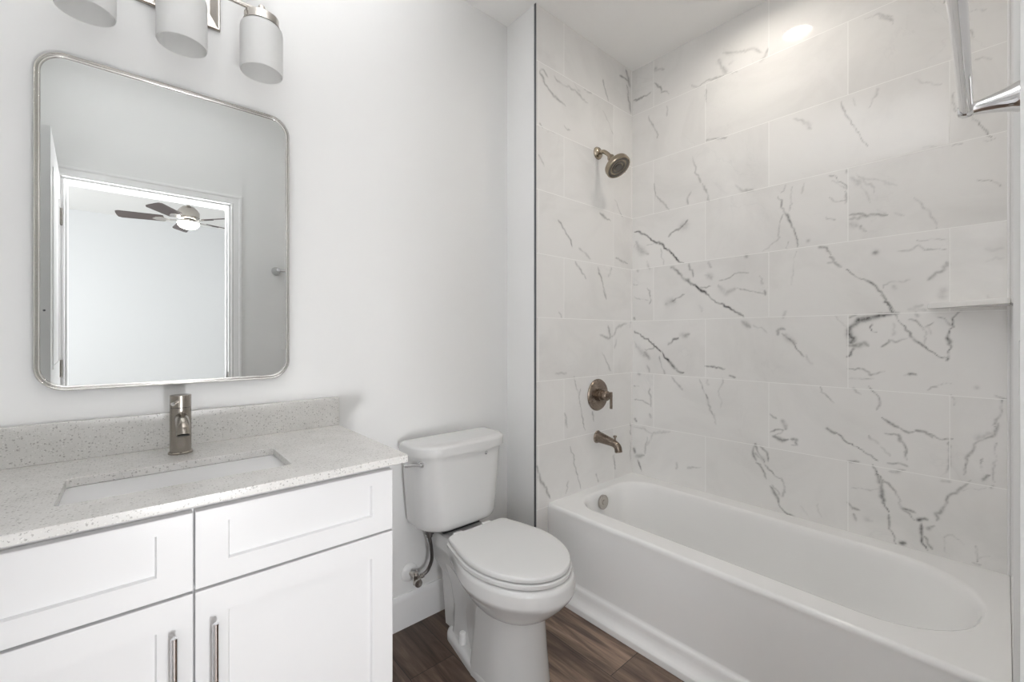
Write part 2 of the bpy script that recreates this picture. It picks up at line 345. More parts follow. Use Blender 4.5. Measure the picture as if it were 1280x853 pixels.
# ------------------------------------------------------------------ veins
VEINS_LONG = [
(17.5,25,[140,2694,203,2658]),
(10.8,40,[140,2616,174,2575,231,2511]),
(11.2,45,[10,2566,60,2563,121,2562]),
(13.1,30,[219,2456,215,2422,210,2403]),
(11.1,40,[101,2440,131,2375,165,2292]),
(15.4,30,[351,2506,394,2484,435,2494,498,2478,536,2484,581,2470]),
(23.5,25,[490,2561,514,2522,529,2488]),
(38.8,12,[536,2523,559,2532]),
(14.8,25,[517,2589,588,2566,645,2547,693,2508]),
(14.9,25,[716,2519,706,2480,680,2467]),
(8.1,40,[430,2452,431,2387]),
(11.7,35,[428,2192,483,2183,536,2175]),
(10.2,35,[360,2125,377,2054,410,1979]),
(17.1,25,[815,2160,845,2138,889,2088]),
(9.2,25,[1064,2457,1108,2455,1145,2421]),
(9.2,25,[1108,2455,1148,2399]),
(7.9,40,[984,2162,1008,2098,1044,2017,1070,1947]),
(9.5,30,[1105,2165,1096,2137,1080,2103]),
(8,20,[1025,2162,1035,2129]),
(8.6,40,[1285,2406,1290,2392]),
(6.9,35,[1344,2296,1353,2262,1363,2228]),
(5.5,25,[1356,2321,1387,2314]),
(8.1,20,[1363,2157,1399,2135]),
(8.5,30,[1308,2055,1311,2025,1321,1985]),
(6.8,45,[1361,1955,1380,1919,1401,1880]),
(5.7,20,[1237,1892,1285,1879]),
(5.6,30,[1311,1875,1336,1871]),
(8.1,35,[1387,1861,1404,1861]),
(7.2,15,[1209,2159,1237,2127,1274,2105]),
(10.9,40,[133,2042,150,1984,184,1949,225,1881]),
(12.6,35,[351,1943,334,1918,334,1884]),
(12.1,35,[410,1977,435,1930,449,1882]),
(15,25,[574,1926,603,1894,656,1879]),
(12.7,85,[8,1810,50,1793,101,1762,150,1718,194,1697,236,1652,290,1593,312,1586]),
(14.7,50,[225,1736,250,1757,286,1772,321,1791,339,1812]),
(42,25,[290,1780,334,1792]),
(8.9,35,[91,1714,131,1714,165,1706]),
(11,35,[174,1678,181,1638,200,1587]),
(40.7,22,[23,1747,50,1697,101,1663]),
(36.9,15,[8,1713,34,1746]),
(13.5,20,[96,1627,106,1572]),
(16.7,50,[231,1576,254,1570,290,1529,326,1492,347,1465]),
(12.2,85,[326,1496,360,1466,402,1440,451,1400,498,1365,544,1339,613,1290]),
(12.5,40,[339,1579,360,1538,367,1505]),
(17.3,50,[317,1421,286,1402,245,1388]),
(38.7,25,[208,1377,263,1384]),
(10.1,50,[394,1444,435,1447,455,1451]),
(7.6,40,[498,1471,544,1483,588,1500,631,1496]),
(16.1,30,[443,1577,455,1540]),
(36.1,30,[431,1506,467,1482]),
(38.7,20,[490,1448,529,1406,566,1426]),
(9.2,35,[581,1425,638,1411,700,1397]),
(18.4,40,[700,1408,703,1386]),
(9.2,30,[683,1476,700,1434]),
(19,35,[621,1577,624,1564]),
(10.8,35,[784,1871,771,1842]),
(9.1,55,[759,1835,771,1781,784,1750,809,1695,824,1650,833,1589]),
(9.2,35,[781,1744,759,1712,762,1676,752,1634,726,1613,693,1585]),
(8.9,25,[812,1857,806,1802,796,1754]),
(10.4,30,[857,1855,851,1815]),
(10.7,40,[796,1620,793,1589]),
(13.8,30,[869,1611,875,1607]),
(7.1,15,[827,1566,815,1504,806,1435]),
(10.7,20,[796,1316,778,1281]),
(9.2,35,[10,1499,34,1495]),
(23,35,[34,1575,37,1561]),
(11.3,35,[10,1418,60,1411,101,1399]),
(13.5,40,[96,1474,116,1427,113,1382]),
(16.4,12,[394,1358,410,1325]),
(13.2,85,[8,1224,50,1210,101,1173,150,1134,189,1113]),
(12.7,85,[189,1113,226,1062,281,1005,312,1000]),
(14.9,50,[222,1147,254,1179,290,1192]),
(37.7,30,[290,1196,339,1209]),
(8.9,35,[86,1121,140,1131]),
(11,40,[170,1077,181,1033,200,995]),
(40.8,22,[18,1164,50,1118,96,1083]),
(22.5,35,[80,1101,111,1066]),
(13.5,25,[96,1038,106,994]),
(13.9,50,[10,1302,23,1293]),
(11.4,60,[577,1316,610,1292]),
(30.2,30,[603,1269,638,1245]),
(9.2,30,[645,1253,680,1234,710,1214]),
(9.8,65,[427,1050,467,1047,521,1036]),
(9.7,55,[548,1014,566,998]),
(14.3,40,[749,1204,762,1233,781,1236]),
(13.8,50,[771,1218,803,1179,833,1141,863,1111]),
(21.1,25,[778,1207,824,1165]),
(10.3,25,[863,1111,883,1084]),
(11.5,40,[10,909,44,910]),
(23,35,[34,984,44,979]),
(11.3,40,[10,832,60,826,116,817]),
(15.7,40,[106,904,119,833,119,797]),
(13.5,30,[116,761,116,738]),
(13.9,50,[10,719,29,703]),
(16.9,30,[240,981,268,953,290,929,312,901]),
(12,50,[394,979,406,939,435,885,467,805]),
(10,20,[467,805,481,755]),
(12.1,20,[435,982,447,947]),
(13.9,35,[520,985,510,952,490,927]),
(7.9,12,[490,927,510,885,506,842]),
(9,40,[723,847,751,822]),
(14.3,45,[768,821,787,802,787,778]),
(14.2,50,[720,759,746,774,775,776,768,753,739,741,771,732,793,740]),
(14.2,50,[809,742,827,746,827,721,806,717]),
(13,22,[10,668,70,668,131,649,236,678]),
(18.1,20,[131,649,101,579]),
(18.5,50,[4,540,22,518]),
(27.3,45,[28,503,81,519]),
(18.3,60,[40,485,52,446,64,419]),
(13.7,25,[98,631,87,567,75,523]),
(13,20,[121,650,230,678]),
(12.8,20,[274,521,272,486]),
(16.4,25,[337,506,409,527]),
(14.9,50,[658,695,650,642,666,616]),
(14.7,50,[662,691,689,642,704,624]),
(11,45,[685,691,715,656,719,623]),
(25.8,35,[654,643,697,623]),
(11,50,[670,612,693,572,712,539]),
(10.8,50,[697,618,719,582,742,563,771,562]),
(10.8,30,[771,562,785,521,771,480]),
(12.3,60,[727,509,756,468,767,430,785,412,824,406]),
(10.8,30,[734,528,763,478]),
(6.9,15,[844,457,868,429]),
(6.8,15,[894,484,920,438]),
(9.8,60,[952,1873,982,1832,1008,1796]),
(6.5,30,[955,1848,1008,1797]),
(8.2,35,[1005,1878,1005,1854]),
(13.1,35,[1001,1783,1003,1734]),
(9.8,30,[952,1779,975,1749,1001,1751]),
(8.3,30,[931,1690,975,1684]),
(9.1,20,[1014,1836,1052,1829,1107,1807,1159,1770]),
(22.4,20,[1017,1843,1046,1811]),
(9.4,20,[1036,1853,1071,1805,1101,1762]),
(7.9,15,[1043,1820,1077,1756,1086,1723]),
(10.8,50,[1012,1690,1040,1690,1071,1674,1101,1672,1136,1668]),
(15.9,40,[1017,1679,1046,1669,1061,1680]),
(12.4,20,[1101,1689,1124,1676]),
(9.1,30,[1159,1669,1174,1658]),
(38.5,25,[1016,1655,1043,1638]),
(9.5,40,[1049,1637,1071,1611]),
(7.2,30,[1208,1717,1230,1668,1251,1631,1271,1595]),
(6.7,35,[1370,1737,1400,1724,1424,1707]),
(16.7,45,[914,1575,938,1563,952,1541]),
(13.1,45,[948,1533,965,1506,988,1479]),
(13.3,25,[938,1510,965,1504]),
(9.2,60,[1005,1469,1024,1451,1061,1427,1095,1403,1113,1365,1130,1333,1153,1294]),
(18.7,50,[1092,1521,1104,1523]),
(7.1,25,[1214,1551,1240,1550,1261,1550,1294,1550]),
(7.2,28,[1170,1521,1198,1517,1222,1533,1240,1518,1291,1508]),
(8.8,25,[1240,1521,1252,1508]),
(11.7,35,[1294,1464,1281,1430,1261,1422,1243,1405]),
(25.8,20,[1281,1373,1291,1337]),
(7.5,25,[1118,1389,1147,1407,1192,1409]),
(12.2,20,[1147,1385,1162,1372]),
(17.7,25,[1208,1306,1230,1309]),
(10.7,12,[1382,1496,1413,1495,1428,1496]),
(8,12,[1382,1459,1426,1463]),
(8.1,20,[1393,1340,1402,1327]),
(21.4,60,[1014,1201,1021,1239,1044,1262,1076,1271,1112,1278,1156,1284]),
(12.9,40,[1011,1277,1039,1281]),
(19.5,60,[1017,1232,1028,1191,1014,1164]),
(19,60,[1011,1157,1039,1161,1060,1168,1076,1158]),
(13,75,[1028,1154,1020,1133,1010,1114]),
(11,60,[1084,1251,1081,1218,1091,1215]),
(12.3,55,[1112,1165,1137,1178,1147,1184]),
(9,30,[1142,1182,1166,1176,1187,1189]),
(9.2,20,[1154,1250,1151,1204]),
(8,70,[1114,1355,1137,1315,1156,1282,1185,1227,1208,1179,1236,1158,1267,1134,1293,1120]),
(8.6,70,[1293,1120,1296,1105]),
(8.4,65,[1293,1117,1301,1162,1299,1198,1305,1237,1318,1264,1328,1284]),
(8.7,50,[1305,1235,1288,1265,1271,1271]),
(8.8,45,[1190,1255,1213,1258,1231,1235]),
(8.7,35,[1236,1232,1258,1250]),
(11.9,25,[1213,1267,1213,1282]),
(5.9,30,[1231,1235,1236,1167]),
(8.7,20,[1236,1235,1258,1210]),
(14.7,22,[1190,1299,1222,1304,1240,1297]),
(7.7,40,[1014,1068,1055,1067,1081,1046,1122,1062]),
(6.3,25,[1011,1026,1055,1029,1091,1029]),
(11.9,55,[1194,1054,1206,1060,1215,1059]),
(6,25,[1176,1051,1194,1053]),
(7.2,35,[1243,1001,1269,1022]),
(7.1,20,[1284,1025,1301,1033]),
(13.8,25,[1361,1020,1367,1024]),
(8.2,20,[969,1285,998,1236]),
(8.3,35,[914,987,938,946,958,920]),
(8,30,[1028,990,1049,968]),
(9.4,45,[1078,995,1099,960,1107,915]),
(10.7,55,[1122,884,1137,867,1161,851]),
(7.4,45,[1161,851,1190,840,1215,847]),
(8.7,50,[1213,847,1240,842,1258,830]),
(10.8,50,[1423,995,1421,949,1409,879]),
(6.6,30,[1411,996,1441,994]),
(8.5,25,[1310,989,1318,960]),
(13.3,50,[935,811,964,796]),
(8.8,65,[964,800,1002,772,1056,737,1102,706]),
(8.6,50,[1245,840,1275,832,1298,836]),
(9.1,50,[1125,823,1163,823,1179,797,1184,759,1180,734]),
(12.1,50,[1165,822,1173,800]),
(12.1,50,[1180,762,1181,734]),
(9.4,25,[1076,804,1105,780]),
(9.2,35,[1119,764,1141,740]),
(9,40,[1141,718,1189,707]),
(8.6,40,[1299,826,1301,773,1291,711]),
(11.2,50,[1412,904,1406,865,1380,847,1362,825,1349,777,1335,718]),
(27,20,[1367,845,1406,874]),
(8.3,45,[1380,783,1371,743]),
(6.7,35,[1410,834,1406,776,1410,707]),
(10.9,50,[1384,704,1395,723]),
(15.6,45,[1088,695,1099,650,1111,617]),
(12.3,55,[1105,674,1125,635,1111,587,1119,546,1136,515]),
(12.2,65,[1133,514,1141,459,1157,411]),
(18.1,60,[1168,411,1184,424]),
(10.4,40,[1122,641,1147,619,1163,580,1173,548,1197,541,1205,522]),
(11.9,50,[1173,544,1202,542]),
(14.6,60,[1215,515,1245,521]),
(11.6,45,[1240,499,1265,511]),
(9.4,65,[1228,509,1228,460,1233,414]),
(10.2,65,[1233,462,1245,449,1253,425]),
(11.1,42,[1270,529,1279,580,1298,625,1322,662,1349,692]),
(11.4,20,[1275,680,1303,673]),
(19.3,50,[1014,519,1023,499,1038,507]),
(9.7,35,[1029,482,1035,461]),
(18.8,15,[1062,469,1091,471]),
(12.8,35,[1014,690,1050,694]),
(12,25,[1136,674,1184,692]),
(7.8,20,[1014,584,1062,585,1108,594]),
(5.6,25,[1287,481,1303,493,1322,480,1335,472]),
(5.7,20,[1284,480,1291,422]),
(6.9,30,[1367,477,1373,415]),
(6.9,30,[1358,412,1373,411]),
(5.4,25,[1373,443,1393,453]),
(5.4,20,[1331,658,1393,677]),
(8.1,40,[1397,679,1406,681]),
]
VEINS_SHOWER = [
(15.8,40,[762,2437,728,2391,658,2357,585,2340]),
(11.4,30,[770,2428,736,2454,711,2434]),
(12.5,25,[667,2451,585,2433,509,2443,450,2420,398,2412]),
(16.4,20,[509,2463,470,2445]),
(13.1,35,[280,2584,235,2484]),
(12.6,20,[440,2470,377,2476]),
(23.1,50,[67,2718,29,2646]),
(18.5,40,[129,2665,29,2682]),
(18.6,35,[54,2636,16,2489]),
(8.9,20,[280,2413,223,2363,188,2311]),
(16,25,[595,2243,548,2220]),
(15.1,30,[762,2195,736,2185]),
(7.7,15,[711,2175,658,2180]),
(11.3,25,[770,2045,736,2000]),
(13.2,40,[313,1859,212,1825]),
(13.6,30,[176,1962,104,1877]),
(14.1,45,[635,1768,577,1705,527,1651]),
(16.6,30,[510,1580,457,1534,421,1499]),
(21,22,[475,1652,384,1600]),
(13,40,[327,1570,288,1496,258,1406]),
(13.2,20,[207,1577,228,1519]),
(13.8,40,[165,1635,45,1613]),
(17.5,35,[317,1202,209,1187,234,1254]),
(18.4,30,[209,1187,133,1256,53,1273]),
(13.2,25,[282,1107,209,1015]),
(13.4,20,[158,1179,171,1134]),
(13.1,30,[270,1460,253,1402]),
(11.8,25,[627,1315,604,1295]),
(9.9,25,[656,1018,568,1017]),
(12.4,40,[516,996,485,904,453,790,431,710]),
(10.2,25,[463,930,485,877]),
(15.9,35,[588,820,568,750]),
(16.9,40,[375,795,357,742]),
(12.3,45,[547,645,506,535,463,422]),
(15.8,35,[558,484,578,422]),
(15.3,45,[784,603,749,520,694,424]),
(15,25,[776,564,740,505]),
(13.4,50,[184,546,171,453]),
(17.1,30,[341,466,317,425]),
(13.9,20,[12,1289,26,1242]),
(13.9,35,[26,691,20,627]),
(11.6,20,[20,595,20,469]),
]

def tile_panel(name, m, veins, width, z0, z1, to_world, depth_vec, seed, step=.004):
    nc = int(round(width / step)) + 1; nz = int(round((z1 - z0) / step)) + 1
    g = np.zeros((nz, nc), np.float32)
    rng = np.random.default_rng(seed)
    for (wd, dk, pts) in veins:
        p = np.array(pts, float).reshape(-1, 2) / 1000; wd = wd / 1000 * .42; dk = dk / 100
        seg = np.r_[0, np.cumsum(np.hypot(*np.diff(p, axis=0).T))]
        n = max(4, int(seg[-1] / .003)); s = np.linspace(0, seg[-1], n)
        x = np.interp(s, seg, p[:, 0]); z = np.interp(s, seg, p[:, 1])
        def wob(amp, wl):
            k = max(2, int(seg[-1] / wl) + 2)
            return np.interp(s, np.linspace(0, seg[-1], k), rng.normal(0, amp, k))
        x = x + wob(.0035, .03) + wob(.0018, .01); z = z + wob(.0035, .03) + wob(.0018, .01)
        ww = wd * np.clip(1 + wob(.35, .04), .45, 1.9); kk = dk * np.clip(1 + wob(.25, .025), .4, 1.3)
        end = np.minimum(s, seg[-1] - s) / max(seg[-1], 1e-6)
        taper = np.clip(.45 + 5 * end, 0, 1) if wd < .012 else np.clip(.3 + 2 * end, 0, 1)
        for a, b, q, k in zip(x, z, ww * taper, kk):
            q = max(q, .0022); rad = int(2.4 * q / step) + 1
            ci = int(round(a / step)); zi = int(round((b - z0) / step))
            i0, i1, j0, j1 = max(zi - rad, 0), min(zi + rad + 1, nz), max(ci - rad, 0), min(ci + rad + 1, nc)
            if i0 >= i1 or j0 >= j1: continue
            Z, X = np.mgrid[i0:i1, j0:j1]
            d2 = ((X * step - a) ** 2 + (Z * step + z0 - b) ** 2) / (q * q)
            v = k * np.exp(-d2 * 1.4)
            g[i0:i1, j0:j1] = np.maximum(g[i0:i1, j0:j1], v)
    co = []
    for i in range(nz):
        for j in range(nc): co.append(to_world(min(j * step, width), min(z0 + i * step, z1)))
    faces = [(i * nc + j, i * nc + j + 1, (i + 1) * nc + j + 1, (i + 1) * nc + j) for i in range(nz - 1) for j in range(nc - 1)]
    # thickness: back corners and rim
    base = len(co); dv = Vector(depth_vec)
    ring = [j for j in range(nc)] + [i * nc + nc - 1 for i in range(1, nz)] + [(nz - 1) * nc + j for j in range(nc - 2, -1, -1)] + [i * nc for i in range(nz - 2, 0, -1)]
    for k in ring: co.append(tuple(Vector(co[k]) + dv))
    for k in range(len(ring)):
        q = (k + 1) % len(ring); faces.append((ring[k], base + k, base + q, ring[q]))
    me = bpy.data.meshes.new(name); me.from_pydata(co, [], faces); me.materials.append(m)
    at = me.attributes.new('vein', 'FLOAT', 'POINT')
    at.data.foreach_set('value', np.r_[g.ravel(), np.zeros(len(ring), np.float32)])
    me.update()
    o = bpy.data.objects.new(name, me); C.objects.link(o); o['kind'] = 'structure'
    return o

# ------------------------------------------------------------------ the room
struct('floor', B(-.5, 2.3, -.08, 1.8, -.1, 0), M_floor, smooth=False)
LCX, LCY, LCR = 1.83, .70, .060
bm = bmesh.new()
for (x0, x1, y0, y1) in ((-2.3, LCX - .2, -4.4, 1.8), (LCX + .2, 3.4, -4.4, 1.8), (LCX - .2, LCX + .2, -4.4, LCY - .2), (LCX - .2, LCX + .2, LCY + .2, 1.8)): box(bm, x0, x1, y0, y1, ZC, ZC + .1)
an = [2 * PI * k / 48 + PI / 4 for k in range(48)]
sq = [(LCX + .2 * max(-1, min(1, math.cos(a) / max(abs(math.cos(a)), abs(math.sin(a))))), LCY + .2 * math.sin(a) / max(abs(math.cos(a)), abs(math.sin(a)))) for a in an]
ci = [(LCX + (LCR + .002) * math.cos(a), LCY + (LCR + .002) * math.sin(a)) for a in an]
loft(bm, [[(a, b, ZC) for a, b in sq], [(a, b, ZC) for a, b in ci], [(a, b, ZC + .1) for a, b in ci], [(a, b, ZC + .1) for a, b in sq]], False, False)
struct('ceiling', bm, M_ceil, smooth=False)
struct('wall_back', B(XL - .1, XT + .05, YB, YB + .1, 0, ZC), M_wall, smooth=False)
struct('wall_left', B(XL - .1, XL, YF, YB, 0, ZC), M_wall, smooth=False)
struct('wall_plumbing', B(XT, XR + .1, YS + .009, YB + .1, 0, ZC), M_wall, smooth=False)
struct('wall_backing', B(XR + .009, XR + .1, YF, YS + .009, 0, ZC), M_wall, smooth=False)
tile_panel('wall_right', M_tileR, VEINS_LONG, YS + .0105, .39, ZC, lambda c, z: (XR, YS - c, z), (.009, 0, 0), 3)
tile_panel('wall_shower', M_tileS, VEINS_SHOWER, XR - XT, .0, ZC, lambda c, z: (XR - c, YS, z), (0, .009, 0), 5)
struct('wall_end', B(XT, XR, YF, -.0105, .39, ZC), M_tileE, smooth=False)
struct('trim_5', B(XT - .0018, XT - .0003, YF + .0005, -.0107, 0, ZC - .0005), M_wall, smooth=False)
struct('trim_6', B(XR - .0125, XR + .0004, -.0110, -.0035, TZ_RIM, ZC - .0005, .003), M_trim)
struct('trim_1', B(XT - .0028, XT + .0004, YS - .0025, YS + .009, 0, ZC - .0), M_edge, smooth=False)
# wall with the door: opening x -.255..  .465, 2.03 high
OX0, OX1, OZ = -.288, .465, 2.035
bm = bmesh.new()
box(bm, -2.3, OX0, YF - .12, YF, 0, ZC); box(bm, OX1, XR + .1, YF - .12, YF, 0, ZC); box(bm, OX0, OX1, YF - .12, YF, OZ, ZC)
struct('wall_front', bm, M_wall, smooth=False)
# casing (both sides) and jamb lining
CAS = [(0, 0), (0, .006), (.003, .0095), (.008, .0095), (.012, .007), (.040, .0085), (.046, .0128), (.056, .0128), (.058, .0115), (.058, 0)]
def casing(y, s):
    P = lambda x, z: [(OX0 - a if x == 0 else OX1 + a, y + s * h, OZ + a if z else 0) for a, h in CAS]
    return loft(bmesh.new(), [P(0, 0), P(0, 1), P(1, 1), P(1, 0)])
struct('trim_2', casing(YF + .0002, 1), M_trim, ang=20)
struct('trim_3', casing(YF - .1202, -1), M_trim, ang=20)
bm = bmesh.new()
for x0, x1 in ((OX0, OX0 + .012), (OX1 - .012, OX1)): box(bm, x0, x1, YF - .12, YF + .001, 0, OZ, .001)
box(bm, OX0 + .012, OX1 - .012, YF - .12, YF + .001, OZ - .012, OZ, .001)
box(bm, OX0 + .012, OX0 + .022, YF - .075, YF - .04, 0, OZ - .012); box(bm, OX1 - .022, OX1 - .012, YF - .075, YF - .04, 0, OZ - .012)
jamb = struct('trim_4', bm, M_trim)
obj('strike_plate', B(OX1 - .0135, OX1 - .0115, YF - .034, YF - .006, .91, .97, .0005), M_nickel, jamb)
# door leaf, swung open into the bathroom
DX0, DX1, DY0, DY1 = -.035, 0.0, .004, .752
bm = B(DX0, DX1, DY0, DY1, .012, 2.03, .0015)
DOOR = Matrix.Translation((-.289, -.002, 0)) @ Matrix.Rotation(math.radians(-3.2), 4, 'Z')
for (za, zb) in ((.15, .92), (1.06, 1.9)):
    for xf in (DX0 - .003, DX1):
        bmx = rrect(DY0 + .11, DY1 - .11, za, zb, .002, 2); inn = rrect(DY0 + .125, DY1 - .125, za + .015, zb - .015, .002, 2)
        f0 = xf; f1 = xf + .003
        loft(bm, [[(f0, a, b) for a, b in bmx], [(f1, a, b) for a, b in bmx], [(f1, a, b) for a, b in inn], [(f0, a, b) for a, b in inn]], False, False)
door = struct('door_1', bm, M_trim); door.matrix_world = DOOR
for z in (.22, 1.03, 1.82):
    b = L([(.0055, -.045), (.0055, .045)], (DX1 + .004, DY0 - .004, z), (0, 0, 1), 12); box(b, DX1 - .001, DX1 + .0015, DY0 + .001, DY0 + .03, z - .044, z + .044)
    obj('hinge', b, M_fit, door)
obj('latch_plate', B(DX0 + .006, DX1 - .006, DY1 - .0005, DY1 + .0015, .9, .96, .0005), M_fit, door)
obj('edge_screw', L([(.004, 0), (.003, .0015)], ((DX0 + DX1) / 2, DY1, 1.30), (0, 1, 0), 12), M_edge, door)
for s in (-1, 1):
    xk = DX1 if s > 0 else DX0
    b = L([(.031, 0), (.031, .004), (.012, .008), (.011, .03), (.02, .036), (.027, .046), (.027, .052), (.018, .06), (0, .062)], (xk, DY1 - .06, .93), (s, 0, 0), 24)
    obj('door_knob', b, M_fit, door)
# bedroom behind the doorway
bm = B(-2.3, 3.4, -4.4, -4.25, 0, ZC)
struct('wall_bedroom_far', bm, M_bed, smooth=False)
struct('wall_bedroom_left', B(-2.4, -2.3, -4.4, YF, 0, ZC), M_bed, smooth=False)
struct('wall_bedroom_right', B(3.3, 3.4, -4.4, YF, 0, ZC), M_bed, smooth=False)
struct('floor_bedroom', B(-2.3, 3.4, -4.4, -.0802, -.1, 0), paint('pale_bounce_floor', (.62, .59, .55), .9), smooth=False)  # unseen floor, pale tone chosen to bounce light onto the ceiling
# baseboards
def baseboard(name, p, q, nrm):
    """profile swept from p to q, nrm = direction into the room"""
    p, q, nrm = Vector(p), Vector(q), Vector(nrm)
    prof = [(0, 0), (.014, 0), (.014, .112), (.011, .119), (.011, .126), (.006, .135), (0, .135)]
    bm = bmesh.new()
    loft(bm, [[p + nrm * a + Vector((0, 0, z)) for a, z in prof], [q + nrm * a + Vector((0, 0, z)) for a, z in prof]])
    struct(name, bm, M_trim)
baseboard('baseboard_back', (.545, YB, 0), (XT, YB, 0), (0, -1, 0))
baseboard('baseboard_return', (XT, YB - .014, 0), (XT, YS + .012, 0), (-1, 0, 0))
baseboard('baseboard_front', (OX1 + .06, YF, 0), (XT - .01, YF, 0), (0, 1, 0))

# ------------------------------------------------------------------ vanity
VX0, VXC, VX1 = -.346, .094, .534
VF = 1.108           # plane of the carcass front, doors stand before it
van = empty('vanity_cabinet', 'white shaker vanity cabinet with two doors under the speckled counter', 'cabinet', (VXC, 1.37, 0))
bm = bmesh.new()
box(bm, VX0, VX1, VF + .019, YB - .002, .1, .8515, .001)
obj('carcass', bm, M_cab, van)
obj('toe_kick', B(VX0 + .01, VX1 - .01, VF + .08, VF + .095, 0, .1), M_cab, van)
def shaker(x0, x1, z0, z1, rl, rr, rb, rt):
    """flat frame with a recessed panel, front at VF-.001"""
    yf, yb, yp = VF - .001, VF + .018, VF + .0075
    bm = bmesh.new()
    o = rrect(x0, x1, z0, z1, .0012, 2); o2 = rrect(x0 + .0012, x1 - .0012, z0 + .0012, z1 - .0012, .001, 2)
    i = rrect(x0 + rl, x1 - rr, z0 + rb, z1 - rt, .0008, 2); i2 = rrect(x0 + rl + .003, x1 - rr - .003, z0 + rb + .003, z1 - rt - .003, .0008, 2)
    S = lambda q, y: [(a, y, b) for a, b in q]
    loft(bm, [S(o, yb), S(o, yf + .0012), S(o2, yf), S(i, yf), S(i2, yp)])
    return bm
G = .0018
drawers = []; doors = []
for (x0, x1) in ((VX0 + .002, VXC - G), (VXC + G, VX1)):
    obj('drawer_front', shaker(x0, x1, .672, .834, .058, .058, .047, .032), M_cab, van, ang=20)
    lft = x0 < 0
    d = obj('door', shaker(x0, x1, .112, .666, .058, .058, .058, .058), M_cab, van, ang=20)
    hx = VXC + (-.034 if lft else .034)
    bm = L([(0, 0), (.0052, 0), (.006, .0008), (.006, .1822), (.0052, .183), (0, .183)], (hx, VF - .0285, .42), (0, 0, 1), 24)
    for hz in (.45, .573): lathe(bm, [(.0045, 0), (.0045, .026)], (hx, VF + .0, hz), (0, -1, 0), 12)
    h = obj('handle', bm, M_chrome, d, label='chrome bar handle')

CT0, CT1 = .852, .872
ctop = empty('countertop', 'speckled light grey quartz countertop with low backsplash on the vanity', 'countertop', (VXC, 1.36, CT0))
bm = bmesh.new()
SX0, SX1, SY0, SY1 = -.116, .305, 1.202, 1.412
o = rrect(XL + .001, .570, 1.083, YB - .001, (.003, .006, .002, .002), 3); i = rrect(SX0, SX1, SY0, SY1, .012, 3)
S = lambda q, z, e=0: [(a, b, z) for a, b in q]
def shrink(q, e):
    cx = sum(a for a, _ in q) / len(q); cy = sum(b for _, b in q) / len(q)
    hx = max(a for a, _ in q) - cx; hy = max(b for _, b in q) - cy
    return [(cx + (a - cx) * (hx - e) / hx, cy + (b - cy) * (hy - e) / hy) for a, b in q]
loft(bm, [S(shrink(i, -.0015), CT0), S(i, CT0 + .0015), S(i, CT1 - .0015), S(shrink(i, -.0015), CT1), S(shrink(o, .0015), CT1), S(o, CT1 - .0015), S(o, CT0 + .0015), S(shrink(o, .0015), CT0), S(shrink(i, -.0015), CT0)], False, False)
bmesh.ops.remove_doubles(bm, verts=bm.verts, dist=1e-5)
obj('slab', bm, M_quartz, ctop, ang=50)
obj('backsplash', B(XL + .001, .570, YB - .020, YB - .001, CT1 + .0003, .9735, .0012), M_quartz, ctop, ang=50)

# undermount sink
sink = empty('sink', 'white rectangular undermount sink set in the vanity counter', 'sink', (VXC, 1.307, .72))
bm = bmesh.new(); i = rrect(SX0 - .013, SX1 + .013, SY0 - .013, SY1 + .013, .02, 6)
S2 = lambda e, z, f=0: [(a, b, z) for a, b in shrink(i, e)]
loft(bm, [S2(-.025, .846), S2(-.025, .8512), S2(0, .8512), S2(.002, .845), S2(.018, .79), S2(.034, .755), S2(.050, .738), S2(.066, .733)], False, True)
obj('basin', bm, M_porc, sink, ang=60)
bm = L([(.0, .0035), (.018, .003), (.0225, .0015), (.0225, 0)], (VXC, 1.307, .733), (0, 0, 1), 24)
obj('drain', bm, M_nickel, sink)

# faucet
FX, FY = .0985, 1.523
fau = empty('faucet', 'brushed nickel single-hole cylinder faucet behind the vanity sink', 'faucet', (FX, FY, CT1))
obj('base_ring', L([(.0285, 0), (.0285, .004), (.0265, .006), (.0, .006)], (FX, FY, CT1 + .0003), (0, 0, 1), 36), M_nickel, fau)
obj('body', L([(.0, .005), (.0245, .005), (.0245, .128), (.0, .128)], (FX, FY, CT1), (0, 0, 1), 40), M_nickel, fau)
obj('spout', tube(bmesh.new(), catmull([(FX, FY - .015, .972), (FX, FY - .06, .969), (FX, FY - .088, .957), (FX, FY - .098, .938)], 6), .0155, 20), M_nickel, fau)
obj('aerator', L([(.0125, 0), (.0125, .0012), (0, .0012)], (FX, FY - .0985, .9375), (0, -.35, -1), 20), M_black, fau)
cap = obj('handle_cap', L([(.0, .1295), (.0245, .1295), (.0245, .1615), (.0235, .1625), (0, .1625)], (FX, FY, CT1), (0, 0, 1), 40), M_nickel, fau)
obj('lever', tube(bmesh.new(), [(FX - .008, FY - .018, 1.02), (FX - .020, FY - .046, 1.0155)], [.0042, .0045], 12), M_chrome, cap)

# ------------------------------------------------------------------ mirror
MX0, MX1, MZ0, MZ1 = -.192, .401, 1.056, 1.936
mir = empty('wall_mirror', 'tall mirror with rounded corners and silver frame above the vanity', 'mirror', (.105, YB, 1.05))
def rr3(e, dep): return [(a, YB - dep, b) for a, b in rrect(MX0 + e, MX1 - e, MZ0 + e, MZ1 - e, .062 - e, 12)]
bm = bmesh.new()
loft(bm, [rr3(0, .0005), rr3(0, .023), rr3(.0012, .0265), rr3(.0034, .0278), rr3(.0056, .0262), rr3(.0066, .0225), rr3(.0074, .0225), rr3(.0086, .0245), rr3(.0104, .0252), rr3(.0122, .0242), rr3(.0132, .0215), rr3(.0132, .016)], False, False)
obj('frame', bm, M_frame, mir, ang=60)
bm = bmesh.new(); loft(bm, [rr3(.0125, .015), rr3(.0125, .0205)])
obj('mirror_glass', bm, M_mirror, mir, smooth=False)

